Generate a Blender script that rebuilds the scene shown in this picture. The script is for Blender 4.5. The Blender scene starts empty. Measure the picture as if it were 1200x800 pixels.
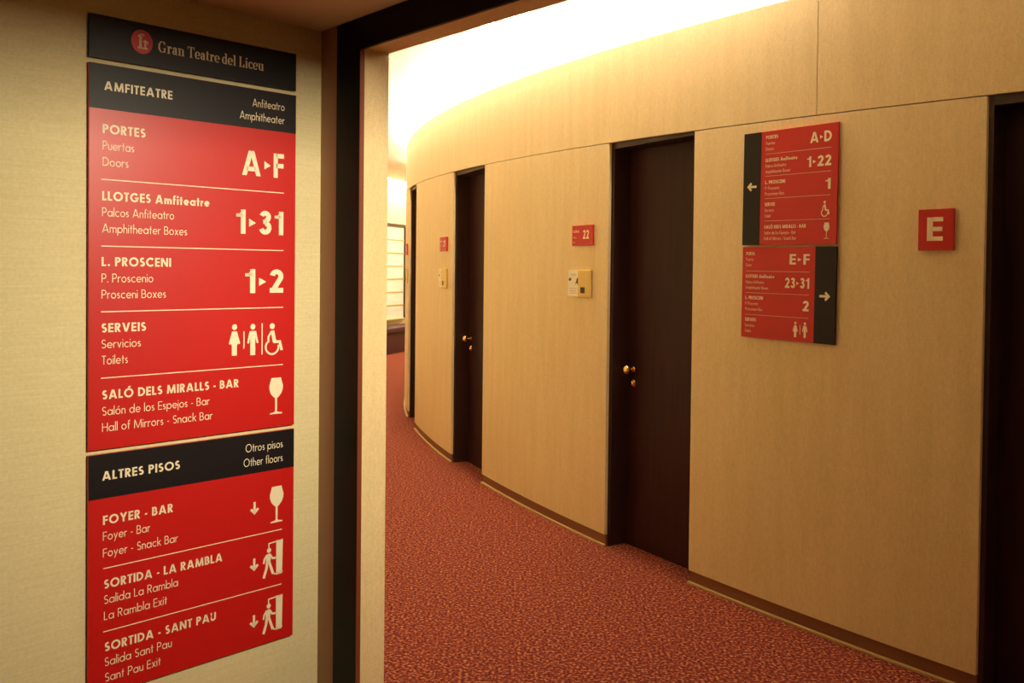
import bpy, bmesh, math
from mathutils import Matrix, Vector
S = bpy.context.scene
COL = S.collection
PI = math.pi

# ------------------------------------------------------------------ camera
ROLL, PITCH, F, PPY = 0.01063, 0.01731, 1004.0, 333.3
cd = bpy.data.cameras.new('camera'); cam = bpy.data.objects.new('camera', cd); COL.objects.link(cam)
cd.sensor_fit = 'HORIZONTAL'; cd.sensor_width = 36.0
cd.lens = F / 1200 * 36.0
cd.shift_y = (PPY - 400) / 1200
cd.clip_start = 0.05; cd.clip_end = 200
_r0 = Matrix(((1, 0, 0), (0, 0, -1), (0, 1, 0)))
_cp, _sp, _cr, _sr = math.cos(PITCH), math.sin(PITCH), math.cos(ROLL), math.sin(ROLL)
_R = Matrix(((_cr, -_sr, 0), (_sr, _cr, 0), (0, 0, 1))) @ Matrix(((1, 0, 0), (0, _cp, -_sp), (0, _sp, _cp))) @ _r0
_M = Matrix((_R[0], -_R[1], -_R[2])).transposed().to_4x4()
_M.translation = Vector((0, 0, 1.5))
cam.matrix_world = _M
S.camera = cam

# ------------------------------------------------------------------ exposure, world
vs = S.view_settings
S.display_settings.display_device = 'sRGB'
vs.view_transform = 'Standard'; vs.look = 'None'; vs.exposure = 0.0; vs.gamma = 1.0; vs.use_curve_mapping = False
w = bpy.data.worlds.new('world'); S.world = w; w.use_nodes = True
w.node_tree.nodes['Background'].inputs[0].default_value = (1.0, 0.8, 0.55, 1)
w.node_tree.nodes['Background'].inputs[1].default_value = 0.02

COVE_W = 7.5          # watts of each cove lamp
COVE_COL = (1.0, 0.90, 0.74)
FILL_GLOW = 60.0           # radiance of the fill strips added under the corridor ceiling
LOBBY_W = 15.0         # recessed wall washer of the lobby
LOBBY_COL = (1.0, 0.87, 0.62)

# ------------------------------------------------------------------ places
CX, CY, RI, RO = 10.979, 11.031, 12.257, 14.11       # centre of the curved corridor, its inner and outer wall
CEIL = 3.12
I0 = Vector((-0.4526, 2.5653, 0.0)); AZ = 0.80679    # portal inner corner
UA = Vector((math.sin(AZ), math.cos(AZ), 0)); NA = Vector((UA.y, -UA.x, 0))
LATW = -0.2346                                         # left wall plane
def P(a, l, z): return I0 + UA * a + NA * l + Vector((0, 0, z))
def arc(s, dep, z):
    t = s / RI; r = RI - dep
    return Vector((CX + r * math.cos(t), CY + r * math.sin(t), z))
def seam(s): return 2.133 + 0.0275 * (47.2 - s)        # top of the doors
def lip(s): return seam(s) + 0.51                      # top of the wooden wall

def add_light(name, size, sizey, watts, col, mat, spread=PI):
    l = bpy.data.lights.new(name, 'AREA'); l.shape = 'RECTANGLE'; l.size = size; l.size_y = sizey
    l.energy = watts; l.color = col; l.spread = spread
    o = bpy.data.objects.new(name, l); COL.objects.link(o); o.matrix_world = mat
    return o
def look(loc, direction, xaxis):
    z = -Vector(direction).normalized(); x = Vector(xaxis); x = (x - z * x.dot(z)).normalized(); y = z.cross(x)
    m = Matrix((x, y, z)).transposed().to_4x4(); m.translation = loc
    return m
n_cove = 16
for k in range(n_cove):
    s0 = 32.6 + k * 1.09 + 0.545
    t = s0 / RI
    rad = Vector((math.cos(t), math.sin(t), 0)); tan = Vector((-math.sin(t), math.cos(t), 0))
    add_light('cove_lamp', 1.05, 0.06, COVE_W * (5.0 if s0 < 37 else 1.0), COVE_COL,
              look(arc(s0, 0.24, lip(s0) - 0.07), Vector((0, 0, 1)) + rad * 0.35, tan))
add_light('wall_washer_lamp', 0.26, 0.045, LOBBY_W, LOBBY_COL,
          look(P(-0.17, 2.41, 2.284), P(-0.25, LATW, 1.32) - P(-0.17, 2.41, 2.284), UA), math.radians(75))

# ------------------------------------------------------------------ materials
def lin(c): return tuple(((x / 255) / 12.92 if x / 255 <= 0.04045 else ((x / 255 + 0.055) / 1.055) ** 2.4) for x in c) + (1,)
def mat(name, col, rough=0.6, metal=0.0, spec=0.5, coat=0.0):
    m = bpy.data.materials.new(name); m.use_nodes = True
    b = m.node_tree.nodes['Principled BSDF']
    b.inputs['Base Color'].default_value = col; b.inputs['Roughness'].default_value = rough
    b.inputs['Metallic'].default_value = metal; b.inputs['Specular IOR Level'].default_value = spec
    b.inputs['Coat Weight'].default_value = coat
    return m
def noisy(m, scale, vec_scale, c0, c1, detail=3, p0=0.3, p1=0.7, bump=0.0, bdist=0.002):
    nt = m.node_tree; N = nt.nodes; L = nt.links; b = N['Principled BSDF']
    tc = N.new('ShaderNodeTexCoord'); mp = N.new('ShaderNodeMapping'); mp.inputs['Scale'].default_value = vec_scale
    nz = N.new('ShaderNodeTexNoise'); nz.inputs['Scale'].default_value = scale; nz.inputs['Detail'].default_value = detail
    cr = N.new('ShaderNodeValToRGB'); cr.color_ramp.elements[0].position = p0; cr.color_ramp.elements[1].position = p1
    cr.color_ramp.elements[0].color = c0; cr.color_ramp.elements[1].color = c1
    L.new(tc.outputs['Object'], mp.inputs[0]); L.new(mp.outputs[0], nz.inputs['Vector'])
    L.new(nz.outputs[0], cr.inputs[0]); L.new(cr.outputs[0], b.inputs['Base Color'])
    if bump:
        bp = N.new('ShaderNodeBump'); bp.inputs['Strength'].default_value = bump; bp.inputs['Distance'].default_value = bdist
        L.new(nz.outputs[0], bp.inputs['Height']); L.new(bp.outputs[0], b.inputs['Normal'])
    return m, nz, cr
def mixin(m, scale, vec_scale, lo, hi, detail=2):
    """multiply a second, finer pattern into the base colour"""
    nt = m.node_tree; N = nt.nodes; L = nt.links; b = N['Principled BSDF']
    src = b.inputs['Base Color'].links[0].from_socket
    tc = N.new('ShaderNodeTexCoord'); mp = N.new('ShaderNodeMapping'); mp.inputs['Scale'].default_value = vec_scale
    nz = N.new('ShaderNodeTexNoise'); nz.inputs['Scale'].default_value = scale; nz.inputs['Detail'].default_value = detail
    mr = N.new('ShaderNodeMapRange'); mr.inputs[1].default_value = 0.3; mr.inputs[2].default_value = 0.7
    mr.inputs[3].default_value = lo; mr.inputs[4].default_value = hi
    mx = N.new('ShaderNodeMix'); mx.data_type = 'RGBA'; mx.blend_type = 'MULTIPLY'; mx.inputs[0].default_value = 1
    L.new(tc.outputs['Object'], mp.inputs[0]); L.new(mp.outputs[0], nz.inputs['Vector']); L.new(nz.outputs[0], mr.inputs[0])
    L.new(src, mx.inputs[6]); L.new(mr.outputs[0], mx.inputs[7]); L.new(mx.outputs[2], b.inputs['Base Color'])

VENEER = mat('pale_veneer', lin((214, 178, 120)), 0.5, spec=0.3)
noisy(VENEER, 6, (3.0, 3.0, 0.35), lin((228, 203, 151)), lin((235, 211, 161)), 4)
mixin(VENEER, 60, (1.5, 1.5, 0.6), 0.96, 1.03)
mixin(VENEER, 160, (1, 1, 1), 0.93, 1.05)
FABRIC = mat('woven_wallcovering', lin((222, 200, 140)), 0.8, spec=0.2)
noisy(FABRIC, 1, (9, 9, 210), lin((219, 204, 156)), lin((226, 212, 166)), 3, bump=0.15, bdist=0.001)
mixin(FABRIC, 120, (1, 1, 1), 0.95, 1.04)
CARPET = mat('speckled_carpet', lin((150, 60, 40)), 0.95, spec=0.1)
_, _nz, _cr = noisy(CARPET, 82, (1, 1, 1), lin((78, 25, 19)), lin((172, 112, 64)), 2, 0.36, 0.68, bump=0.3, bdist=0.003)
_e = _cr.color_ramp.elements.new(0.52); _e.color = lin((119, 46, 33))
WHITE = mat('white_ceiling_paint', lin((240, 228, 214)), 0.85, spec=0.2)
CEILM = mat('lobby_ceiling_paint', lin((240, 226, 190)), 0.85, spec=0.2)
DARK = mat('dark_stained_wood', lin((42, 26, 24)), 0.42, spec=0.17)
noisy(DARK, 5, (6, 6, 0.5), lin((44, 20, 19)), lin((57, 27, 25)), 3)
DARKF = mat('dark_frame_wood', lin((58, 34, 28)), 0.35, spec=0.5)
BLACKF = mat('black_lacquer', lin((12, 9, 10)), 0.5, spec=0.15)
REDDISH = mat('reddish_brown_edge', lin((120, 58, 32)), 0.5)
TAUPE = mat('taupe_stub', lin((172, 134, 106)), 0.5, spec=0.3)  # browner tone than the woven lobby wall next to it
SKIRT = mat('brown_skirting', lin((128, 74, 44)), 0.6)
STRIP = mat('ochre_floor_strip', lin((188, 158, 96)), 0.5, spec=0.3)
GROOVE = mat('shadow_gap_board', lin((150, 114, 70)), 0.8)
RED = mat('sign_red', lin((196, 25, 21)), 0.38, spec=0.4)
BLACK = mat('sign_black', lin((26, 19, 21)), 0.45, spec=0.25)
CREAM = mat('lettering_cream', lin((246, 230, 196)), 0.5)
CREAMD = mat('lettering_old_gold', lin((214, 186, 140)), 0.5)
BRASS = mat('polished_brass', (0.86, 0.58, 0.22, 1), 0.22, metal=1.0)
BRASSP = mat('brushed_brass_plate', lin((222, 190, 108)), 0.45, metal=0.2)
CARD = mat('white_card', lin((242, 234, 208)), 0.6)
INK = mat('dark_print', lin((70, 56, 50)), 0.6)
GLASS = mat('milky_glass_pane', lin((226, 224, 214)), 0.25)
WINE = mat('dark_red_upholstery', lin((60, 16, 22)), 0.6)
LAMPM = mat('fill_strip_cap_white', lin((230, 225, 210)), 0.5)

# ------------------------------------------------------------------ mesh helpers
def obj(name, bm, m, parent=None, smooth=False, bevel=0.0):
    bmesh.ops.recalc_face_normals(bm, faces=bm.faces)
    me = bpy.data.meshes.new(name); bm.to_mesh(me); bm.free()
    me.materials.append(m)
    if smooth:
        for p in me.polygons: p.use_smooth = True
    o = bpy.data.objects.new(name, me); COL.objects.link(o)
    if parent is not None: o.parent = parent
    if bevel:
        b = o.modifiers.new('bevel', 'BEVEL'); b.width = bevel; b.segments = 2; b.limit_method = 'ANGLE'
    return o
def struct(o, label=None):
    o['kind'] = 'structure'
    if label: o['label'] = label
    return o
def thing(name, label, cat, loc, rotz=0.0, group=None, tilt=0.0):
    o = bpy.data.objects.new(name, None); COL.objects.link(o); o.empty_display_size = 0.1
    o.matrix_world = Matrix.Translation(loc) @ Matrix.Rotation(rotz, 4, 'Z') @ Matrix.Rotation(tilt, 4, 'Y')
    o['label'] = label; o['category'] = cat
    if group: o['group'] = group
    return o
def box8(bm, pts):
    v = [bm.verts.new(p) for p in pts]
    for f in ((0, 1, 2, 3), (4, 5, 6, 7), (0, 1, 5, 4), (1, 2, 6, 5), (2, 3, 7, 6), (3, 0, 4, 7)):
        bm.faces.new([v[i] for i in f])
def bx(bm, x0, x1, y0, y1, z0, z1):
    box8(bm, [(x0, y0, z0), (x1, y0, z0), (x1, y1, z0), (x0, y1, z0), (x0, y0, z1), (x1, y0, z1), (x1, y1, z1), (x0, y1, z1)])
    return bm
def box(x0, x1, y0, y1, z0, z1): return bx(bmesh.new(), x0, x1, y0, y1, z0, z1)
def pbox(bm, a0, a1, l0, l1, z0, z1):
    box8(bm, [P(a0, l0, z0), P(a1, l0, z0), P(a1, l1, z0), P(a0, l1, z0), P(a0, l0, z1), P(a1, l0, z1), P(a1, l1, z1), P(a0, l1, z1)])
    return bm
def arcbox(bm, s0, s1, d0, d1, z0, z1, step=0.12):
    """curved slab between two stations of the corridor wall; z0, z1 numbers or functions of s; closed solid"""
    n = max(1, int(math.ceil(abs(s1 - s0) / step)))
    fz0 = z0 if callable(z0) else (lambda s: z0)
    fz1 = z1 if callable(z1) else (lambda s: z1)
    rings = []
    for k in range(n + 1):
        s = s0 + (s1 - s0) * k / n
        rings.append([bm.verts.new(arc(s, d, z)) for d, z in ((d0, fz0(s)), (d0, fz1(s)), (d1, fz1(s)), (d1, fz0(s)))])
    for a, b in zip(rings, rings[1:]):
        for i in range(4):
            bm.faces.new((a[i], a[(i + 1) % 4], b[(i + 1) % 4], b[i]))
    bm.faces.new(rings[0]); bm.faces.new(rings[-1])
    return bm
def lathe(bm, prof, n=24, axis='Y', org=(0, 0, 0)):
    """prof: (distance along axis, radius)"""
    rings = []
    for d, r in prof:
        ring = []
        for k in range(n):
            t = 2 * PI * k / n; c, s = r * math.cos(t), r * math.sin(t)
            p = (c, d, s) if axis == 'Y' else ((c, s, d) if axis == 'Z' else (d, c, s))
            ring.append(bm.verts.new((p[0] + org[0], p[1] + org[1], p[2] + org[2])))
        rings.append(ring)
    for a, b in zip(rings, rings[1:]):
        for k in range(n):
            bm.faces.new((a[k], a[(k + 1) % n], b[(k + 1) % n], b[k]))
    bm.faces.new(rings[0]); bm.faces.new(rings[-1])
    return bm

# ------------------------------------------------------------------ setting: floor, ceilings, walls
S_LO, S_HI = 32.0, 50.6
bm = bmesh.new(); bx(bm, -8.5, 9.0, -4.5, 20.0, -0.1, 0.0); struct(obj('floor', bm, CARPET), 'red speckled carpet')
bm = bmesh.new(); arcbox(bm, S_LO, S_HI, RI - RO - 0.12, 0.5, CEIL, CEIL + 0.08, 0.3)
struct(obj('ceiling', bm, WHITE), 'white corridor ceiling')
# inner curved wall with four door openings
DOORS = [(47.20, 48.12), (45.225, 45.865), (43.005, 43.69), (40.93, 41.56)]
SPLIT = 46.531
bm = bmesh.new()
for a, b in ((S_LO, 40.10), (40.103, SPLIT - 0.0015), (SPLIT + 0.0015, S_HI)):
    arcbox(bm, a, b, 0.0, 0.02, lambda s: seam(s) + 0.004, lip)
edges = [S_LO] + [x for d in reversed(DOORS) for x in d] + [S_HI]
PANELS = [(edges[i], edges[i + 1]) for i in range(0, len(edges), 2)]
for a, b in PANELS: arcbox(bm, a, b, 0.0, 0.02, 0.062, seam)
wr = struct(obj('wall_right', bm, VENEER, bevel=0.0015), 'curved wall of pale veneer panels')
bm = bmesh.new()
for a, b in PANELS: arcbox(bm, a, b, 0.0205, 0.035, lambda s: seam(s) - 0.03, lambda s: seam(s) + 0.05)
arcbox(bm, SPLIT - 0.03, SPLIT + 0.03, 0.0205, 0.035, lambda s: seam(s) + 0.051, lambda s: lip(s) - 0.02)
obj('panel_joint', bm, GROOVE, wr)
bm = bmesh.new(); arcbox(bm, S_LO, S_HI, 0.02, 0.46, lambda s: lip(s) - 0.22, lambda s: lip(s) - 0.18, 0.3)
arcbox(bm, S_LO, S_HI, 0.46, 0.5, lambda s: lip(s) - 0.22, CEIL, 0.3)
obj('light_cove', bm, WHITE, wr)
bm = bmesh.new()
for a, b in PANELS: arcbox(bm, a, b, 0.008, 0.02, 0.0, 0.062)
struct(obj('baseboard_right', bm, SKIRT), 'brown recessed baseboard under the veneer panels')
bm = bmesh.new()
for a, b in PANELS: arcbox(bm, a, b, -0.008, 0.008, 0.0, 0.009)
struct(obj('trim_1', bm, STRIP), 'ochre strip along the foot of the curved wall')
# a joint across the corridor ceiling
bm = bmesh.new(); arcbox(bm, 200.2 / 180 * PI * RI - 0.012, 200.2 / 180 * PI * RI + 0.012, -1.8, -0.31, CEIL - 0.02, CEIL)
struct(obj('trim_2', bm, WHITE), 'white ceiling bead across the corridor')
GLOW = mat('added_strip_glow', (0.9, 0.9, 0.9, 1), 0.6)
_b = GLOW.node_tree.nodes['Principled BSDF']; _b.inputs['Emission Color'].default_value = COVE_COL + (1,); _b.inputs['Emission Strength'].default_value = FILL_GLOW
cl = thing('added_fill_strip', 'long fill strip added under the white ceiling to brighten the curved wall', 'lamp', arc(43.0, -0.2, CEIL))  # added emitter, makes the curved wall brightest towards its top
bm = bmesh.new(); arcbox(bm, 32.3, 46.5, -0.125, -0.012, CEIL - 0.012, CEIL - 0.002, 0.2); bm.transform(Matrix.Translation(-arc(43.0, -0.2, CEIL))); obj('fill_emitter', bm, GLOW, cl)
for sa, sb in ((32.28, 32.2995), (46.5005, 46.52)):
    bm = bmesh.new(); arcbox(bm, sa, sb, -0.127, -0.010, CEIL - 0.013, CEIL - 0.001, 0.2); bm.transform(Matrix.Translation(-arc(43.0, -0.2, CEIL))); obj('end_cap', bm, LAMPM, cl)
cl = thing('added_fill_strip', 'fill strip added to brighten the far end of the corridor above the milky window', 'lamp', arc(34.0, -1.7, CEIL))  # second added emitter, lifts the far outer wall
bm = bmesh.new(); arcbox(bm, 32.3, 35.4, -1.78, -1.68, CEIL - 0.012, CEIL - 0.002, 0.2); bm.transform(Matrix.Translation(-arc(34.0, -1.7, CEIL))); obj('fill_emitter', bm, GLOW, cl)
for sa, sb in ((32.28, 32.2995), (35.4005, 35.42)):
    bm = bmesh.new(); arcbox(bm, sa, sb, -1.782, -1.678, CEIL - 0.013, CEIL - 0.001, 0.2); bm.transform(Matrix.Translation(-arc(34.0, -1.7, CEIL))); obj('end_cap', bm, LAMPM, cl)
# outer wall of the corridor
bm = bmesh.new()
k = RI / RO
def oang(deg): return deg / 180 * PI * RI
arcbox(bm, S_LO, oang(216.15), RI - RO - 0.1, RI - RO, 0.0, CEIL, 0.15)
struct(obj('wall_left', bm, FABRIC), 'outer wall of the curved corridor')
bm = bmesh.new(); arcbox(bm, oang(225.6), S_HI, RI - RO - 0.02, RI - RO + 0.08, 0.0, CEIL, 0.15)
struct(obj('wall_left', bm, FABRIC), 'outer corridor wall beyond the portal')
# ends of the corridor
bm = bmesh.new(); arcbox(bm, S_LO - 0.1, S_LO, RI - RO - 0.1, 0.5, 0, CEIL + 0.08); struct(obj('wall_far', bm, FABRIC))
bm = bmesh.new(); arcbox(bm, S_HI, S_HI + 0.1, RI - RO - 0.1, 0.5, 0, CEIL + 0.08); struct(obj('wall_near', bm, FABRIC))
# portal wall between lobby and corridor
LAT_R = 2.25
bm = bmesh.new()
pbox(bm, 0.0045, 0.105, LATW - 0.2, -0.1425, 0.0, CEIL)
pbox(bm, 0.002, 0.105, LAT_R + 0.1425, 4.0, 0.0, CEIL)
pbox(bm, 0.002, 0.105, -0.1425, LAT_R + 0.1425, 2.252, CEIL)
struct(obj('wall_front', bm, FABRIC), 'end wall of the lobby around the portal')
bm = bmesh.new()
pbox(bm, 0.016, 0.105, -0.14, -0.014, 0.0, 2.2)
pbox(bm, 0.016, 0.105, LAT_R + 0.014, LAT_R + 0.14, 0.0, 2.2)
pbox(bm, 0.016, 0.105, -0.014, LAT_R + 0.014, 2.16, 2.25)
struct(obj('trim_3', bm, VENEER), 'pale veneer lining of the portal')
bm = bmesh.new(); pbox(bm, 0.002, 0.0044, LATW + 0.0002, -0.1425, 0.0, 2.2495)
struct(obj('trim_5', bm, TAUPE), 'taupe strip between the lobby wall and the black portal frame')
tf = bpy.data.objects.new('trim_4', None); COL.objects.link(tf); struct(tf, 'black lacquered frame around the portal')
tf.location = P(0, 0, 0)
def local(o): o.data.transform(Matrix.Translation(-P(0, 0, 0))); return o
for nm, l0, l1, z0, z1 in (('frame_post', -0.1418, -0.0145, 0, 2.155), ('frame_post', LAT_R + 0.0145, LAT_R + 0.1418, 0, 2.155),
                           ('frame_head', -0.1418, LAT_R + 0.1418, 2.155, 2.249)):
    bm = bmesh.new(); pbox(bm, 0.0, 0.0118, l0, l1, z0, z1); local(obj(nm, bm, BLACKF, tf, bevel=0.001))
bm = bmesh.new(); pbox(bm, 0.0005, 0.016, -0.0144, -0.0125, 0, 2.153); local(obj('edge_band', bm, REDDISH, tf))
bm = bmesh.new(); pbox(bm, 0.0005, 0.016, LAT_R + 0.0125, LAT_R + 0.0144, 0, 2.153); local(obj('edge_band', bm, REDDISH, tf))
# lobby shell
LZ = 2.25
bm = bmesh.new(); pbox(bm, -4.1, 0.0018, LATW - 0.1, LATW, 0.0, LZ); struct(obj('wall_lobby_left', bm, FABRIC), 'woven cream wall of the lobby')
bm = bmesh.new(); pbox(bm, -4.2, -4.1, LATW - 0.1, 4.1, 0.0, LZ); struct(obj('wall_back', bm, FABRIC))
bm = bmesh.new(); pbox(bm, -4.1, 0.0018, 4.0, 4.1, 0.0, LZ); struct(obj('wall_lobby_right', bm, FABRIC))
# lobby ceiling with the slot of the wall washer
A0, A1, L0, L1 = -0.33, -0.012, 2.10, 2.45
bm = bmesh.new()
pbox(bm, -4.2, A0, LATW - 0.1, 4.1, LZ, LZ + 0.05); pbox(bm, A1, -0.0005, LATW - 0.1, 4.1, LZ, LZ + 0.05)
pbox(bm, A0, A1, LATW - 0.1, L0, LZ, LZ + 0.05); pbox(bm, A0, A1, L1, 4.1, LZ, LZ + 0.05)
struct(obj('ceiling_lobby', bm, CEILM), 'low ceiling of the lobby')
wl = thing('recessed_wall_washer', 'recessed slot lamp in the lobby ceiling washing the directory wall', 'lamp', P((A0 + A1) / 2, (L0 + L1) / 2, LZ))
bm = bmesh.new()
pbox(bm, A0 - 0.005, A1 + 0.005, L0 - 0.01, L1 + 0.01, LZ + 0.115, LZ + 0.125)
pbox(bm, A0 - 0.005, A1 + 0.005, L0 - 0.01, L0, LZ + 0.051, LZ + 0.115); pbox(bm, A0 - 0.005, A1 + 0.005, L1, L1 + 0.01, LZ + 0.051, LZ + 0.115)
pbox(bm, A0 - 0.01, A0, L0, L1, LZ + 0.051, LZ + 0.115); pbox(bm, A1, A1 + 0.01, L0, L1, LZ + 0.051, LZ + 0.115)
bm.transform(Matrix.Translation(-P((A0 + A1) / 2, (L0 + L1) / 2, LZ))); obj('housing', bm, BLACKF, wl)

# ------------------------------------------------------------------ doors of the curved wall
def wall_frame(s, dep, z):
    t = s / RI
    return arc(s, dep, z), math.atan2(math.cos(t), -math.sin(t))
def make_door(n, s0, s1, label, hand=-1):
    sm = (s0 + s1) / 2; loc, rz = wall_frame(sm, 0.0, 0.0)
    w2 = (s1 - s0) / 2; zt = seam(sm) + 0.004
    d = bpy.data.objects.new('door_%d' % n, None); COL.objects.link(d); d.location = loc; d.rotation_euler = (0, 0, rz)
    d.empty_display_size = 0.1; struct(d, label)
    q = 0.0225; back = 0.175; fw = 0.018
    for sx in (-1, 1):
        a, b = sorted((sx * (w2 - fw), sx * (w2 + 0.03)))
        obj('door_jamb', box(a, b, q + 0.006, back, 0.0, zt + 0.02), DARKF, d, bevel=0.001)
    obj('door_head', box(-w2 + fw, w2 - fw, q + 0.006, back, zt - 0.024, zt + 0.02), DARKF, d, bevel=0.001)
    obj('door_leaf', box(-w2 + fw + 0.002, w2 - fw - 0.002, 0.14, 0.17, 0.006, zt - 0.027), DARK, d, bevel=0.0015)
    obj('threshold', box(-w2 + fw + 0.001, w2 - fw - 0.001, 0.141, 0.172, 0.0005, 0.0055), BLACKF, d)
    kx = hand * (w2 - fw - 0.05)
    bm = lathe(bmesh.new(), [(0.139, 0.017), (0.134, 0.017), (0.131, 0.013)], org=(kx, 0, 0.965)); k = obj('door_knob', bm, BRASS, d, True)
    bm = lathe(bmesh.new(), [(0.131, 0.009), (0.110, 0.008), (0.106, 0.014), (0.099, 0.024), (0.090, 0.0275), (0.080, 0.026), (0.072, 0.018), (0.069, 0.008)], org=(kx, 0, 0.965))
    obj('knob_ball', bm, BRASS, k, True)
    bm = lathe(bmesh.new(), [(0.139, 0.022), (0.133, 0.022), (0.130, 0.014), (0.124, 0.0125), (0.122, 0.010)], org=(kx, 0, 0.888))
    lk = obj('door_lock', bm, BRASS, d, True)
    obj('keyhole', box(kx - 0.0015, kx + 0.0015, 0.1212, 0.1222, 0.882, 0.894), BLACKF, lk)
    return d
make_door(1, *DOORS[0], 'dark door at the right edge beside the E plate', 1)
make_door(2, *DOORS[1], 'dark door of box 22')
make_door(3, *DOORS[2], 'dark door second along the curved wall from box 22')
make_door(4, *DOORS[3], 'narrowest-looking dark door at the bend of the corridor')

# far window and bench on the outer wall
def outer_frame(deg, z=0.0):
    t = math.radians(deg)
    return Vector((CX + RO * math.cos(t), CY + RO * math.sin(t), z)), math.atan2(-math.cos(t), math.sin(t))
loc, rz = outer_frame(161.2); loc += Vector((CX - loc.x, CY - loc.y, 0)).normalized() * 0.03
# local x runs along the wall, local -y into the corridor
wn = bpy.data.objects.new('window_1', None); COL.objects.link(wn); wn.location = loc; wn.rotation_euler = (0, 0, rz)
struct(wn, 'far window of milky panes in a dark frame')
W2 = 0.86
bm = bmesh.new(); y0, y1 = -0.06, -0.005
bx(bm, -W2, -W2 + 0.075, y0, y1, 0.55, 2.33); bx(bm, W2 - 0.075, W2, y0, y1, 0.55, 2.33)
bx(bm, -W2 + 0.075, W2 - 0.075, y0, y1, 2.27, 2.33)
obj('window_frame', bm, DARKF, wn)
bm = bmesh.new(); bx(bm, -W2 + 0.075, W2 - 0.075, y0, y1, 0.55, 0.575); obj('window_sill', bm, VENEER, wn)
nrow = 7; hh = (2.27 - 0.575) / nrow
obj('window_pane', box(-W2 + 0.075, W2 - 0.075, -0.035, -0.02, 0.575, 2.27), GLASS, wn)
bm = bmesh.new()
for r in range(1, nrow): bx(bm, -W2 + 0.075, W2 - 0.075, -0.045, -0.0355, 0.575 + r * hh - 0.012, 0.575 + r * hh + 0.012)
obj('glazing_bars', bm, STRIP, wn)
loc, rz = outer_frame(160.9); loc += Vector((CX - loc.x, CY - loc.y, 0)).normalized() * 0.05
bn = thing('bench', 'dark red upholstered bench under the far window', 'bench', loc, rz)
obj('seat', box(-0.98, 0.98, -0.44, -0.02, 0.36, 0.46), WINE, bn, bevel=0.02)
obj('base', box(-0.95, 0.95, -0.40, -0.03, 0.0, 0.359), WINE, bn, bevel=0.004)

# ------------------------------------------------------------------ lettering: drawn with strokes, cap height 1
XH = 0.64
def A_(cx, cy, rx, ry, a0, a1, n=None):
    n = n or max(6, int(abs(a1 - a0) / 12))
    return [(cx + rx * math.cos(math.radians(a0 + (a1 - a0) * k / n)), cy + ry * math.sin(math.radians(a0 + (a1 - a0) * k / n))) for k in range(n + 1)]
class G:
    def __init__(s, w): s.w = w; s.h = w / 2; s.q = []
    def poly(s, pts): s.q.append(list(pts))
    def line(s, pts, closed=False, wd=None, nib=None):
        h = (wd or s.w) / 2; n = len(pts); L = []; Rr = []
        for i in range(n):
            if closed: p, q, r = pts[(i - 1) % (n)], pts[i], pts[(i + 1) % n]
            else: p, q, r = pts[max(i - 1, 0)], pts[i], pts[min(i + 1, n - 1)]
            d1 = (q[0] - p[0], q[1] - p[1]); d2 = (r[0] - q[0], r[1] - q[1])
            if not closed and i == 0: d1 = d2
            if not closed and i == n - 1: d2 = d1
            l1 = math.hypot(*d1) or 1e-9; l2 = math.hypot(*d2) or 1e-9
            n1 = (-d1[1] / l1, d1[0] / l1); n2 = (-d2[1] / l2, d2[0] / l2)
            m = (n1[0] + n2[0], n1[1] + n2[1]); ml = math.hypot(*m) or 1e-9; m = (m[0] / ml, m[1] / ml)
            c = max(0.5, m[0] * n1[0] + m[1] * n1[1]); hh = h / c
            if nib: hh = (nib + (s.w - nib) * abs(m[0]) ** 1.3) / 2
            L.append((q[0] + m[0] * hh, q[1] + m[1] * hh)); Rr.append((q[0] - m[0] * hh, q[1] - m[1] * hh))
        rng = range(n) if closed else range(n - 1)
        for i in rng:
            j = (i + 1) % n; s.q.append([Rr[i], Rr[j], L[j], L[i]])
    def diag(s, x0, y0, x1, y1, k=1.0):
        hw = s.w * k * math.hypot(x1 - x0, y1 - y0) / abs(y1 - y0) / 2
        s.q.append([(x0 - hw, y0), (x0 + hw, y0), (x1 + hw, y1), (x1 - hw, y1)])
    def v(s, x, y0=0.0, y1=1.0): s.q.append([(x - s.h, y0), (x + s.h, y0), (x + s.h, y1), (x - s.h, y1)])
    def hz(s, x0, x1, y, wd=None):
        h = (wd or s.w) / 2; s.q.append([(x0, y - h), (x1, y - h), (x1, y + h), (x0, y + h)])
    def dot(s, x, y, r=None):
        r = r or s.w * 0.62; s.q.append(A_(x, y, r, r, 0, 345, 23))
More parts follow.
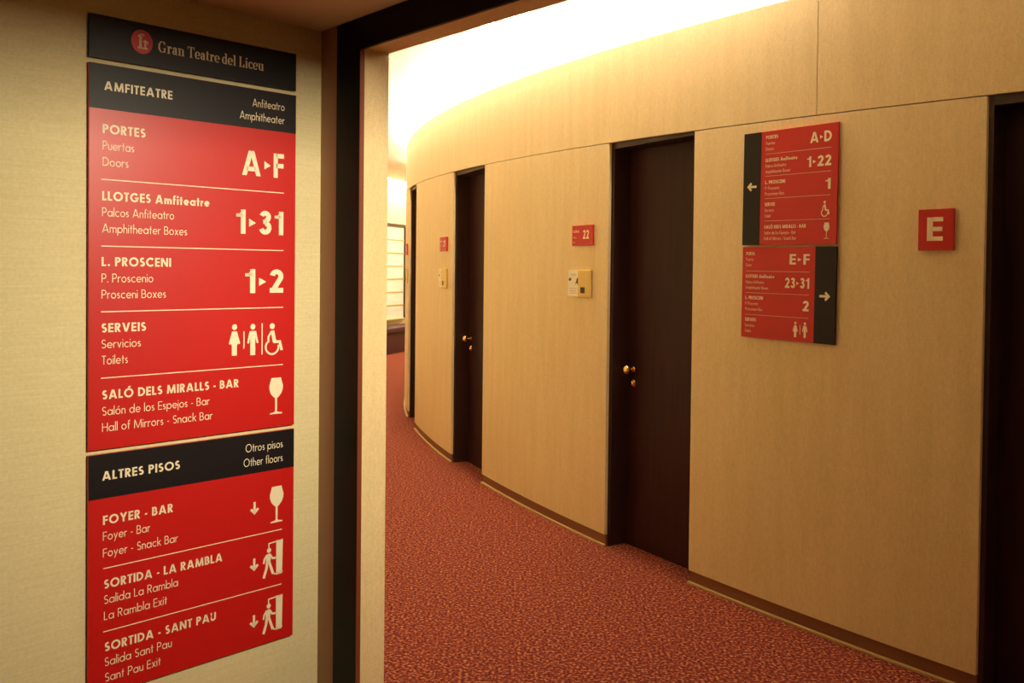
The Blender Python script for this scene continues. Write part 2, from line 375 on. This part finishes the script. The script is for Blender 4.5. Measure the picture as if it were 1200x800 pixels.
def glyph(ch, w):
    g = G(w); h = g.h; b = w * 0.92
    X = XH
    def bowl(x, y0, y1, xr):          # right-hand half-round from the stem
        ry = (y1 - y0) / 2 - h; cy = (y0 + y1) / 2
        rx = min(ry, xr - x - h)
        g.line([(x, y1 - h), (xr - h - rx, y1 - h)] + A_(xr - h - rx, cy, rx, ry, 90, -90)[1:] + [(x, y0 + h)])
    def ring(cx, cy, rx, ry): g.line(A_(cx, cy, rx - h, ry - h, 0, 348, 29), closed=True)
    adv = 0.6
    if ch == ' ': return g, 0.38
    if ch == 'A':
        adv = 0.80 + w * .5; m = adv / 2; g.diag(w * .62, 0, m - w * .12, 1); g.diag(adv - w * .62, 0, m + w * .12, 1); g.hz(adv * .25, adv * .75, 0.27, b)
    elif ch == 'B':
        adv = 0.60; g.v(h); bowl(h, 0.5 - h, 1, 0.54); bowl(h, 0, 0.5 + h, 0.60)
    elif ch == 'C':
        adv = 0.84; g.line(A_(.48, .5, .48 - h, .51 - h, 45, 315))
    elif ch == 'D':
        adv = 0.76; g.v(h); bowl(h, 0, 1, 0.76)
    elif ch == 'E':
        adv = 0.52; g.v(h); g.hz(h, .52, 1 - b / 2, b); g.hz(h, .50, .5, b); g.hz(h, .52, b / 2, b)
    elif ch == 'F':
        adv = 0.50; g.v(h); g.hz(h, .50, 1 - b / 2, b); g.hz(h, .48, .5, b)
    elif ch == 'G':
        adv = 0.94; g.line(A_(.48, .5, .48 - h, .51 - h, 42, 330)); g.hz(.52, .94, .44, b); g.line([(.93 - h, .44), (.90 - h, .30), (.48 + (.48 - h) * .866, .5 - (.51 - h) * .5)])
    elif ch == 'H':
        adv = .70; g.v(h); g.v(.70 - h); g.hz(h, .70 - h, .52, b)
    elif ch == 'I':
        adv = w; g.v(h)
    elif ch == 'J':
        adv = .34; g.line([(.34 - h, 1), (.34 - h, .2)] + A_(.34 - h - .16, .2, .16, .2 - h, 0, -100)[1:])
    elif ch == 'L':
        adv = .46; g.v(h); g.hz(h, .46, b / 2, b)
    elif ch == 'M':
        adv = .96 + w * .4; m = adv / 2; g.diag(w * .6, 0, w * .95, 1); g.diag(adv - w * .6, 0, adv - w * .95, 1); g.diag(m, 0, w * .98, 1, .92); g.diag(m, 0, adv - w * .98, 1, .92)
    elif ch == 'N':
        adv = .78; g.v(h); g.v(.78 - h); g.diag(.78 - h * 1.1, 0, h * 1.1, 1)
    elif ch == 'O':
        adv = 1.0; ring(.5, .5, .5, .515)
    elif ch == 'P':
        adv = .58; g.v(h); bowl(h, .40, 1, .58)
    elif ch == 'R':
        adv = .60; g.v(h); bowl(h, .42, 1, .57); g.diag(.60 - w * .55, 0, .27, .46)
    elif ch == 'S':
        adv = .54; r = (.5 - h) / 2 + h * .5
        ru = (1.0 - w) / 4
        g.line(A_(.27, 1 - h - ru, .25 - h, ru, 35, 270, 18) + A_(.27, h + ru, .27 - h, ru, 90, -145, 18)[1:])
    elif ch == 'T':
        adv = .54; g.v(.27); g.hz(0, .54, 1 - b / 2, b)
    elif ch == 'U':
        adv = .66; g.line([(h, 1), (h, .33)] + A_(.33, .33, .33 - h, .33 - h, 180, 360) + [(.66 - h, 1)])
    elif ch == 'V':
        adv = .74 + w * .4; m = adv / 2; g.diag(m - w * .1, 0, w * .6, 1); g.diag(m + w * .1, 0, adv - w * .6, 1)
    elif ch == 'Y':
        adv = .70 + w * .4; m = adv / 2; g.v(m, 0, .46); g.diag(m, .40, w * .6, 1); g.diag(m, .40, adv - w * .6, 1)
    elif ch == 'Ó':
        adv = 1.0; ring(.5, .5, .5, .515); g.diag(.50, 1.07, .62, 1.25)
    elif ch == 'ó':
        adv = X; ring(X / 2, X / 2, X / 2, X / 2 + .01); g.diag(X * .5, X + .12, X * .5 + .12, X + .30)
    elif ch in 'ad':
        adv = X + .03; ring(X / 2, X / 2, X / 2, X / 2 + .01); g.v(X + .03 - h, 0, X if ch == 'a' else 1.06)
    elif ch in 'bp':
        adv = X + .03; ring(X / 2 + .03, X / 2, X / 2, X / 2 + .01); g.v(h, *((0, 1.06) if ch == 'b' else (-.3, X)))
    elif ch == 'c':
        adv = X * .86; g.line(A_(X / 2, X / 2, X / 2 - h, X / 2 - h + .01, 48, 312))
    elif ch == 'e':
        adv = X * .97; g.hz(h, X * .97 - h * .6, X * .5, w * .8); g.line(A_(X / 2, X / 2, X / 2 - h, X / 2 - h + .01, -4, 318))
    elif ch == 'f':
        adv = .34; g.line([(.14, 0), (.14, .86)] + A_(.14 + .16, .86, .16, .2 - h, 180, 85)[1:]); g.hz(0, .32, X - w * .4, w * .8)
    elif ch in 'hnmu':
        wd = .50 if ch != 'm' else .86
        if ch == 'u':
            adv = wd; r = wd / 2 - h; g.line([(h, X), (h, r + h)] + A_(wd / 2, r + h, r, r, 180, 360)); g.v(wd - h, 0, X)
        elif ch == 'm':
            adv = wd; r = (wd - w) / 4; g.v(h, 0, X)
            for c in (h + r, h + 3 * r): g.line(A_(c, X - h - r, r, r, 180, 0) + [(c + r, 0)])
        else:
            adv = wd; r = wd / 2 - h; g.v(h, 0, X if ch == 'n' else 1.06); g.line(A_(wd / 2, X - h - r, r, r, 180, 0) + [(wd - h, 0)])
    elif ch == 'i':
        adv = w; g.v(h, 0, X); g.dot(h, X + .24)
    elif ch == 'j':
        adv = w; g.v(h, -.28, X); g.dot(h, X + .24)
    elif ch == 'k':
        adv = .50; g.v(h, 0, 1.06); g.diag(h, .27, .44, X); g.diag(.46, 0, .20, .36)
    elif ch == 'l':
        adv = w; g.v(h, 0, 1.06)
    elif ch == 'o':
        adv = X; ring(X / 2, X / 2, X / 2, X / 2 + .01)
    elif ch == 'r':
        adv = .34; g.v(h, 0, X); g.line(A_(.30, X - .26, .30 - h, .26 - h, 165, 78))
    elif ch == 's':
        adv = .38; ru = (X - w) / 4
        g.line(A_(.19, X - h - ru, .175 - h, ru, 30, 270, 14) + A_(.19, h + ru, .19 - h, ru, 90, -145, 14)[1:])
    elif ch == 't':
        adv = .34; g.v(.17, 0, .92); g.hz(0, .34, X - w * .4, w * .8)
    elif ch == 'v':
        adv = .52; g.diag(.26, 0, w * .6, X); g.diag(.26, 0, .52 - w * .6, X)
    elif ch == 'x':
        adv = .52; g.diag(w * .6, 0, .52 - w * .6, X); g.diag(.52 - w * .6, 0, w * .6, X)
    elif ch == 'y':
        adv = .54; g.diag(.27, .04, w * .6, X); g.diag(.13, -.28, .54 - w * .6, X)
    elif ch == '.':
        adv = w * 1.3; g.dot(w * .65, w * .6)
    elif ch == '-':
        adv = .30; g.hz(.02, .28, .36, w * .9)
    elif ch == '>':
        adv = .33; g.poly([(0.02, .30), (.32, .47), (0.02, .64)])
    elif ch == '1':
        adv = .40; g.v(.40 - h); g.poly([(0, .70), (.24, .74), (.24, .84), (0, .82)]); g.poly([(.02, .70), (.30, .70), (.30, .83), (.02, .83)]); g.poly([(.12, .80), (.40 - w, .80), (.40 - w * .6, 1), (.26, 1)])
    elif ch == '2':
        adv = .56; g.line(A_(.28, .70, .28 - h, .30 - h, 170, -28, 16) + [(h + .02, h * .8)]); g.hz(0, .56, h, w)
    elif ch == '3':
        adv = .56; g.line(A_(.27, .745, .255 - h, .255 - h, 165, -90, 16)); g.line(A_(.27, .29, .28 - h, .29 - h, 90, -165, 16)); g.hz(.18, .30, .535, w * .85)
    elif ch == '0':
        adv = .56; ring(.28, .5, .28, .51)
    else: raise ValueError(ch)
    return g, adv
def text_polys(txt, w, track=None):
    track = track if track is not None else 0.10 + w * .15
    x = 0; out = []
    for i, ch in enumerate(txt):
        g, a = glyph(ch, w)
        for q in g.q: out.append([(p[0] + x, p[1]) for p in q])
        x += a + (track if ch != ' ' else 0.0)
    return out, x - track
def put(bm, polys, x, z, sx, sz, y):
    for q in polys:
        pts = [(x + p[0] * sx, y, z + p[1] * sz) for p in q]
        ar = sum(a[0] * b[2] - b[0] * a[2] for a, b in zip(pts, pts[1:] + pts[:1]))
        if ar < 0: pts.reverse()
        try: bm.faces.new([bm.verts.new(p) for p in pts])
        except ValueError: pass
def write(bm, txt, x0, x1, z, cap, y, w):
    """set txt so that it starts at x0, ends at x1, stands on z"""
    # stroke width corrected for horizontal fitting
    p, wd = text_polys(txt, w); put(bm, p, x0, z, (x1 - x0) / wd, cap, y)
def letters(parent, name, items, y, w, m=None):
    for t in items:
        bm = bmesh.new(); write(bm, *t, y, w); flat(parent, name, bm, m or CREAM)
def flat(parent, name, bm, m):
    me = bpy.data.meshes.new(name); bm.to_mesh(me); bm.free(); me.materials.append(m)
    o = bpy.data.objects.new(name, me); COL.objects.link(o); o.parent = parent
    return o
BW, LW, NW = 0.20, 0.095, 0.205
# pictograms in a unit box, height 1
def pict_woman():
    g = G(.1); g.poly(A_(.5, .905, .083, .093, 0, 345, 23))
    g.poly([(.30, .77), (.70, .77), (.83, .58), (.98, .38), (.88, .36), (.77, .38), (.70, .30), (.70, 0), (.28, 0), (.28, .30), (.22, .38), (.10, .36), (.02, .38), (.16, .58)])
    return [[((p[0] - .5) * .40 if len(q) < 20 else (p[0] - .5), p[1]) for p in q] for q in g.q]
def pict_man():
    g = G(.1); g.poly(A_(0, .905, .083, .093, 0, 345, 23))
    q = [(-.11, .77), (.11, .77), (.15, .60), (.195, .40), (.16, .37), (.13, .39), (.095, .56), (.085, .40), (.085, 0), (-.085, 0), (-.085, .40), (-.095, .56), (-.13, .39), (-.16, .37), (-.195, .40), (-.15, .60)]
    g.poly(q); return g.q
def pict_wheelchair():
    g = G(.058); g.poly(A_(.27, .905, .083, .093, 0, 345, 23))
    g.line(A_(.27, .25, .21, .225, 115, 375, 30), wd=.058)
    g.poly([(.22, .76), (.34, .77), (.40, .44), (.29, .40)])
    g.line([(.24, .73), (.15, .58), (.14, .40)], wd=.06)
    g.line([(.31, .41), (.52, .41), (.59, .13)], wd=.085)
    return g.q
def pict_glass():
    g = G(.05)
    prof = [(.115, 1.0), (.165, .78), (.160, .68), (.13, .57), (.07, .48), (.025, .44), (.022, .08), (.03, .06), (.145, .03), (.145, 0)]
    for (r0, z0), (r1, z1) in zip(prof, prof[1:]):
        g.poly([(-r0, z0), (-r1, z1), (r1, z1), (r0, z0)])
    return g.q
def pict_arrow():       # points down, height 1
    g = G(.26); g.line([(0, 1), (0, .15)], wd=.19); g.line([(-.31, .46), (0, .14), (.31, .46)], wd=.20)
    return g.q
def pict_exit():        # person walking through a door, height 1, width .6
    g = G(.05)
    g.poly([(.38, .05), (.56, 0.06), (.58, .97), (.38, 1.0)]) 
    g.poly([(.36, .09), (.38, .05), (.58, .10), (.58, .13)])
    g.line([(.16, .82), (.16, .95), (.58, .98)], wd=.032)
    g.line([(.31, .09), (.40, .09)], wd=.035)
    g.poly(A_(.165, .765, .062, .064, 0, 345, 23))
    g.poly([(.10, .67), (.20, .68), (.215, .50), (.19, .42), (.08, .42), (.07, .55)])
    g.line([(.19, .65), (.27, .53), (.37, .52)], wd=.055)
    g.line([(.10, .65), (.03, .55), (.01, .43)], wd=.05)
    g.line([(.17, .45), (.23, .27), (.29, .10)], wd=.075)
    g.line([(.11, .45), (.09, .28), (.01, .04)], wd=.075)
    return g.q
def picto(parent, name, polys, x, z, hgt, y, sx=None, m=None):
    bm = bmesh.new(); put(bm, polys, x, z, sx or hgt, hgt, y); return flat(parent, name, bm, m or CREAM)
# old-style serif letters of the theatre's name
def serif_glyph(ch):
    g = G(.17); hw = .045; nb = .045; X = .66
    def stem(x, y0, y1, sb=True, st='l'):
        g.q.append([(x - .085, y0), (x + .085, y0), (x + .085, y1), (x - .085, y1)])
        if sb: g.hz(x - .17, x + .17, y0 + hw / 2, hw)
        if st == 'l': g.poly([(x - .20, y1 - hw * .6), (x - .085, y1 - .09), (x - .05, y1), (x - .20, y1)])
        if st == 'b': g.hz(x - .17, x + .17, y1 - hw / 2, hw)
    if ch == ' ': return g, .26
    if ch == 'G':
        g.line(A_(.40, .5, .33, .475, 38, 318, 26), nib=nb); g.poly([(.62, .66), (.66, .66), (.66, .98), (.62, .88)]); g.q.append([(.57, .05), (.72, .05), (.72, .40), (.57, .40)]); g.hz(.46, .80, .40, hw); return g, .86
    if ch == 'T':
        stem(.38, 0, 1, True, ''); g.hz(.02, .74, 1 - hw / 2, hw); g.poly([(.02, .72), (.05, .72), (.15, .98), (.02, .98)]); g.poly([(.74, .72), (.71, .72), (.61, .98), (.74, .98)]); return g, .80
    if ch == 'L':
        stem(.20, 0, 1, True, 'b'); g.hz(.1, .66, hw / 2, hw); g.poly([(.66, .02), (.66, .32), (.63, .32), (.46, .02)]); return g, .72
    if ch == 'r':
        stem(.20, 0, X); g.line(A_(.42, X - .19, .15, .165, 170, 60, 8), nib=nb); g.dot(.46, X - .12, .075); return g, .56
    if ch == 'a':
        stem(.40, 0.02, X - .12, False, ''); g.line(A_(.27, X - .19, .14, .165, 150, 0, 10), nib=nb); g.dot(.16, X - .17, .07)
        g.line(A_(.27, .19, .16, .165, 80, 300, 14), nib=nb); g.line(A_(.49, .11, .06, .085, 190, 330, 8), wd=hw); return g, .58
    if ch in 'nu':
        if ch == 'n':
            stem(.20, 0, X); stem(.56, 0, X - .15, True, ''); g.line(A_(.38, X - .19, .18, .165, 165, 10, 10), nib=nb); return g, .78
        stem(.20, .15, X, False); stem(.56, 0, X, False); g.hz(.5, .72, hw / 2, hw); g.line(A_(.38, .19, .18, .165, 185, 350, 10), nib=nb); return g, .76
    if ch == 'e':
        g.line(A_(.29, X / 2, .215, X / 2 - .02, 0, 320, 26), nib=nb); g.hz(.14, .52, X / 2, hw); return g, .58
    if ch == 'c':
        g.line(A_(.29, X / 2, .215, X / 2 - .02, 50, 320, 24), nib=nb); g.dot(.43, X - .15, .075); return g, .54
    if ch == 't':
        stem(.20, .06, .86, False, ''); g.hz(.04, .40, X - hw / 2, hw); g.line(A_(.31, .13, .11, .11, 180, 330, 8), wd=hw); return g, .44
    if ch == 'd':
        stem(.46, 0, 1.0, False); g.hz(.46, .62, hw / 2, hw); g.line(A_(.28, X / 2, .20, X / 2 - .02, 20, 340, 24), nib=nb); return g, .66
    if ch == 'l': stem(.20, 0, 1.0); return g, .42
    if ch == 'i': stem(.20, 0, X); g.dot(.20, .88, .095); return g, .42
    raise ValueError(ch)
def serif_text(bm, txt, x0, x1, z, cap, y):
    x = 0; out = []
    for ch in txt:
        g, a = serif_glyph(ch)
        out += [[(p[0] + x, p[1]) for p in q] for q in g.q]; x += a
    put(bm, out, x0, z, (x1 - x0) / x, cap, y)

# ------------------------------------------------------------------ directory boards on the lobby wall
SW = 0.602; X0 = -0.6965; RZL = math.atan2(UA.y, UA.x); TH = 0.010; TILT = 0.0
GAP = 0.003
def board_loc(zc): return P(X0 + SW / 2, LATW + GAP, zc)
class Board:
    """x measured from the board's left edge, z as height above the floor"""
    def __init__(s, name, label, z0, z1, m, group=None):
        s.zc = (z0 + z1) / 2; s.z0, s.z1 = z0, z1
        s.o = thing(name, label, 'sign', board_loc(s.zc), RZL, group, TILT)
        s.panel = obj('panel', box(-SW / 2, SW / 2, -TH, 0, z0 - s.zc, z1 - s.zc), m, s.o, bevel=0.0006)
        s.y = -TH - 0.0005
    def X(s, x): return x - SW / 2
    def txt(s, name, items, w, y=None, m=None):
        return letters(s.o, name, [(t, s.X(a), s.X(b), z - s.zc, c) for t, a, b, z, c in items], s.y if y is None else y, w, m)
    def line(s, z, a=0.031, b=0.562):
        bm = bmesh.new(); put(bm, [[(a, 0), (b, 0), (b, 1), (a, 1)]], -SW / 2, z - 0.0012 - s.zc, 1, 0.0026, s.y); flat(s.o, 'divider_line', bm, CREAM)
    def pic(s, name, polys, x, z, h, sx=None): return picto(s.o, name, polys, s.X(x), z - s.zc, h, s.y, sx)
# 1 name board
b1 = Board('name_sign', 'black name board with red round emblem, topmost of the lobby wall boards', 2.0445, 2.1585, BLACK)
bm = bmesh.new(); serif_text(bm, 'Gran Teatre del Liceu', b1.X(.179), b1.X(.494), 2.0885 - b1.zc, .0305, b1.y); flat(b1.o, 'name_lettering', bm, CREAMD)
bm = bmesh.new(); put(bm, [A_(0, 0, 1, 1, 0, 352.5, 47)], b1.X(.135), 2.1075 - b1.zc, .0285, .0325, b1.y)
em = flat(b1.o, 'round_emblem', bm, RED)
g = G(.24); g.q += [[(-.28, -.46), (-.04, -.46), (-.04, .42), (-.28, .42)]]; g.hz(-.42, .10, -.52, .13); g.hz(-.44, .04, .40, .10); g.line([(-.36, .46), (.0, .62), (.22, .55)], wd=.11)
g.q += [[(.20, -.46), (.38, -.46), (.38, .10), (.20, .10)]]; g.hz(.10, .52, -.52, .13); g.line([(.10, -.02), (.28, .12), (.46, .04), (.56, -.12)], wd=.12)
bm = bmesh.new(); put(bm, g.q, b1.X(.135), 2.1075 - b1.zc, .0285, .0325, b1.y - .0005); flat(b1.o, 'emblem_letters', bm, CREAMD).parent = b1.o
# 2 amphitheatre board
b2 = Board('directory_sign', 'tall red amphitheatre directory with black heading band, middle board on the lobby wall', 1.0115, 2.031, RED)
obj('header_band', box(-SW / 2 + .0003, SW / 2 - .0003, -TH - .0008, -.0005, 1.913 - b2.zc, 2.0305 - b2.zc), BLACK, b2.o)
yb = b2.y - .0008
b2.txt('heading_lettering', [('AMFITEATRE', .037, .218, 1.963, .0238)], BW, yb)
b2.txt('translation_lettering', [('Anfiteatro', .457, .562, 1.978, .0235), ('Amphitheater', .417, .562, 1.937, .0235)], LW, yb)
def row(b, items, cap=.0242): 
    b.txt('heading_lettering', [items[0] + (cap,)], BW); b.txt('translation_lettering', [i + (cap * .96,) for i in items[1:]], LW)
row(b2, [('PORTES', .034, .145, 1.849), ('Puertas', .034, .115, 1.806), ('Doors', .034, .100, 1.763)])
b2.txt('range_lettering', [('A>F', .424, .562, 1.772, .0735)], .20)
row(b2, [('LLOTGES Amfiteatre', .033, .326, 1.672), ('Palcos Anfiteatro', .033, .224, 1.630), ('Amphitheater Boxes', .033, .261, 1.587)])
b2.txt('range_lettering', [('1>31', .408, .561, 1.598, .0715)], NW)
row(b2, [('L. PROSCENI', .032, .216, 1.498), ('P. Proscenio', .032, .167, 1.455), ('Prosceni Boxes', .032, .202, 1.412)])
b2.txt('range_lettering', [('1>2', .437, .562, 1.422, .0715)], NW)
row(b2, [('SERVEIS', .032, .148, 1.322), ('Servicios', .032, .134, 1.280), ('Toilets', .033, .100, 1.237)])
row(b2, [('SALÓ DELS MIRALLS - BAR', .034, .418, 1.144), ('Salón de los Espejos - Bar', .034, .329, 1.101), ('Hall of Mirrors - Snack Bar', .034, .338, 1.058)])
for z in (1.727, 1.551, 1.377, 1.201): b2.line(z)
b2.pic('woman_pictogram', pict_woman(), .4045, 1.238, .0930, .0930)
b2.pic('man_pictogram', pict_man(), .4625, 1.236, .0940, .0930)
for x, z, h in ((.434, 1.257, .051), (.4925, 1.236, .0945)):
    bm = bmesh.new(); put(bm, [[(-.0018, 0), (.0018, 0), (.0018, h), (-.0018, h)]], b2.X(x), z - b2.zc, 1, 1, b2.y); flat(b2.o, 'separator_bar', bm, CREAM)
b2.pic('wheelchair_pictogram', pict_wheelchair(), .4985, 1.233, .0965, .1010)
b2.pic('glass_pictogram', pict_glass(), .540, 1.051, .111, .139)
# 3 other floors board
b3 = Board('directory_sign', 'red other floors directory with exit arrows, lowest board on the lobby wall', 0.352, 0.9985, RED)
obj('header_band', box(-SW / 2 + .0003, SW / 2 - .0003, -TH - .0008, -.0005, .880 - b3.zc, .998 - b3.zc), BLACK, b3.o)
b3.txt('heading_lettering', [('ALTRES PISOS', .034, .243, .928, .0240)], BW, yb)
b3.txt('translation_lettering', [('Otros pisos', .441, .563, .946, .0240), ('Other floors', .435, .563, .903, .0240)], LW, yb)
row(b3, [('FOYER - BAR', .037, .224, .809), ('Foyer - Bar', .037, .161, .767), ('Foyer - Snack Bar', .037, .238, .722)])
row(b3, [('SORTIDA - LA RAMBLA', .040, .370, .637), ('Salida La Rambla', .040, .239, .596), ('La Rambla Exit', .040, .208, .553)])
row(b3, [('SORTIDA - SANT PAU', .042, .351, .468), ('Salida Sant Pau', .042, .222, .428), ('Sant Pau Exit', .043, .191, .386)])
for z in (.692, .522): b3.line(z, .038)
b3.pic('glass_pictogram', pict_glass(), .544, .717, .111, .139)
for z in (.754, .583, .411): b3.pic('arrow_pictogram', pict_arrow(), .471, z, .0385, .0385)
b3.pic('exit_pictogram', pict_exit(), .501, .549, .1127, .112)
b3.pic('exit_pictogram', pict_exit(), .501, .378, .1127, .112)

# ------------------------------------------------------------------ direction boards on the curved wall
def wall_thing(name, label, cat, s, z, group=None, out=0.004, tilt=0.0):
    loc, rz = wall_frame(s, -out, z)
    return thing(name, label, cat, loc, rz, group, tilt)
def direction_sign(label, zc, hgt, band_left, rows, lines, arrow_z):
    w2 = .465 / 2; h2 = hgt / 2; t = .010; y = -t - .0005; xb = -w2 + .092 if band_left else w2 - .096
    o = wall_thing('direction_sign', label, 'sign', 46.409, zc, tilt=0.008)
    obj('panel', box(-w2, w2, -t, 0, -h2, h2), RED, o, bevel=.0006)
    x0, x1 = (-w2, xb) if band_left else (xb, w2)
    obj('arrow_band', box(x0 - .0002, x1 + .0002, -t - .0008, -.0005, -h2 - .0002, h2 + .0002), BLACK, o)
    xc = (x0 + x1) / 2
    ang = -PI / 2 if band_left else PI / 2
    pol = [[((p[1] - .5) * (-1 if not band_left else 1), (p[0]) * 1.0) for p in q] for q in pict_arrow()]
    picto(o, 'arrow_pictogram', pol, xc, arrow_z, .052, y - .0008, .050)
    xl = (xb + .024) if band_left else (-w2 + .020); xr = (w2 - .030) if band_left else (xb - .026)
    for z in lines:
        bm = bmesh.new(); put(bm, [[(xl, 0), (xr, 0), (xr, 1), (xl, 1)]], 0, z - .0006, 1, .0012, y); flat(o, 'divider_line', bm, CREAM)
    for z, hd, tr, rng in rows:          # z = top of the row
        letters(o, 'heading_lettering', [(hd[0], xl, xl + hd[1], z - .032, .0150)], y, .22)
        letters(o, 'translation_lettering', [(tx, xl, xl + wd, z - .057 - .0245 * i, .0138) for i, (tx, wd) in enumerate(tr)], y, .10)
        if isinstance(rng, tuple):
            letters(o, 'range_lettering', [(rng[0], xr - rng[1], xr, z - .071, .044)], y, .20)
        elif rng == 'wheelchair': picto(o, 'wheelchair_pictogram', pict_wheelchair(), xr - .043, z - .088, .066, y, .066)
        elif rng == 'glass': picto(o, 'glass_pictogram', pict_glass(), xr - .014, z - .080, .066, y, .082)
        elif rng == 'couple':
            picto(o, 'woman_pictogram', pict_woman(), xr - .062, z - .086, .066, y, .066)
            picto(o, 'man_pictogram', pict_man(), xr - .016, z - .086, .066, y, .066)
            bm = bmesh.new(); put(bm, [[(-.0012, 0), (.0012, 0), (.0012, .04), (-.0012, .04)]], xr - .039, z - .073, 1, 1, y); flat(o, 'separator_bar', bm, CREAM)
direction_sign('red direction board with left arrow, upper of the pair on the curved wall', 1.866, .494, True,
    [(.245, ('PORTES', .062), [('Puertas', .046), ('Doors', .040)], ('A>D', .100)),
     (.146, ('LLOTGES Amfiteatre', .160), [('Palcos Anfiteatro', .105), ('Amphitheater Boxes', .125)], ('1>22', .112)),
     (.050, ('L. PROSCENI', .102), [('P. Proscenio', .074), ('Proscenium Box', .098)], ('1', .024)),
     (-.046, ('SERVEI', .052), [('Servicio', .048), ('Toilet', .032)], 'wheelchair'),
     (-.144, ('SALÓ DELS MIRALLS - BAR', .208), [('Salón de los Espejos - Bar', .160), ('Hall of Mirrors - Snack Bar', .162)], 'glass')],
    (.148, .052, -.045, -.143), .010)
direction_sign('red direction board with right arrow, lower of the pair on the curved wall', 1.410, .400, False,
    [(.196, ('PORTA', .046), [('Puerta', .038), ('Door', .030)], ('E>F', .098)),
     (.096, ('LLOTGES Amfiteatre', .150), [('Palcos Anfiteatro', .098), ('Amphitheater Boxes', .120)], ('23>31', .118)),
     (.001, ('L. PROSCENI', .094), [('P. Proscenio', .068), ('Proscenium Box', .092)], ('2', .029)),
     (-.096, ('SERVEIS', .060), [('Servicios', .052), ('Toilets', .034)], 'couple')],
    (.094, -.002, -.099), -.004)
# letter plate E
o = wall_thing('letter_plate', 'small red square plate with a cream E beside the right-hand door', 'sign', 47.037, 1.664)
obj('panel', box(-.0635, .0635, -.014, 0, -.076, .076), RED, o, bevel=.0008)
letters(o, 'letter', [('E', -.031, .027, -.041, .087)], -.0145, .195)
# number plates, notice cards and brass plates left of each box door
def plate_set(edge, num, lab_p, lab_n, lab_b):
    o = wall_thing('box_number_plate', lab_p, 'sign', edge - .2215, 1.697, 'box number plates beside the doors')
    obj('panel', box(-.100, .100, -.010, 0, -.057, .057), RED, o, bevel=.0006)
    letters(o, 'number', [(num, .008, .066, -.020, .050)], -.0105, .20)
    letters(o, 'lettering', [('LLOTJA', -.088, -.030, .017, .013)], -.0105, .22)
    letters(o, 'translation_lettering', [('Palco', -.088, -.055, -.016, .012), ('Box', -.088, -.066, -.042, .012)], -.0105, .10)
    o = wall_thing('notice_card', lab_n, 'notice', edge - .3135, 1.426, 'notice cards beside the brass plates')
    obj('card', box(-.057, .057, -.004, 0, -.074, .074), CARD, o, bevel=.0005)
    for q in ([(-.052, .018), (-.028, .012), (-.018, .026), (-.030, .034)], [(.018, -.012), (.036, .004), (.050, -.014), (.050, .028), (.040, .034)]):
        bm = bmesh.new(); put(bm, [q], 0, 0, 1, 1, -.0045); flat(o, 'printed_figure', bm, INK)
    for z, a, b in ((.052, -.03, .03), (.044, -.02, .034), (-.030, -.036, .036), (-.044, -.034, .028), (-.056, -.030, .034)):
        bm = bmesh.new(); put(bm, [[(a, 0), (b, 0), (b, 1), (a, 1)]], 0, z, 1, .0016, -.0045); flat(o, 'printed_line', bm, SKIRT)
    o = wall_thing('brass_plate', lab_b, 'wall plate', edge - .197, 1.426, 'brass plates beside the doors')
    obj('plate', box(-.059, .059, -.012, 0, -.078, .078), BRASSP, o, bevel=.003)
    obj('plate_rim', box(-.050, .050, -.0135, -.0121, -.069, .069), BRASSP, o, bevel=.0006)
    obj('reader_window', box(-.030, .012, -.0150, -.0136, -.054, -.020), INK, o, bevel=.0006)
plate_set(45.225, '22', 'red box plate numbered 22 left of the second dark door from the right',
          'white notice card beside the brass plate under the 22 plate', 'brass plate with dark square window under the 22 plate')
plate_set(43.005, '21', 'red box plate left of the third dark door from the right, seen at a slant',
          'white notice card left of the third dark door from the right', 'brass plate left of the third dark door from the right')
plate_set(40.93, '20', 'farthest red box plate at the bend of the corridor',
          'farthest white notice card at the bend of the corridor', 'farthest brass plate at the bend of the corridor')
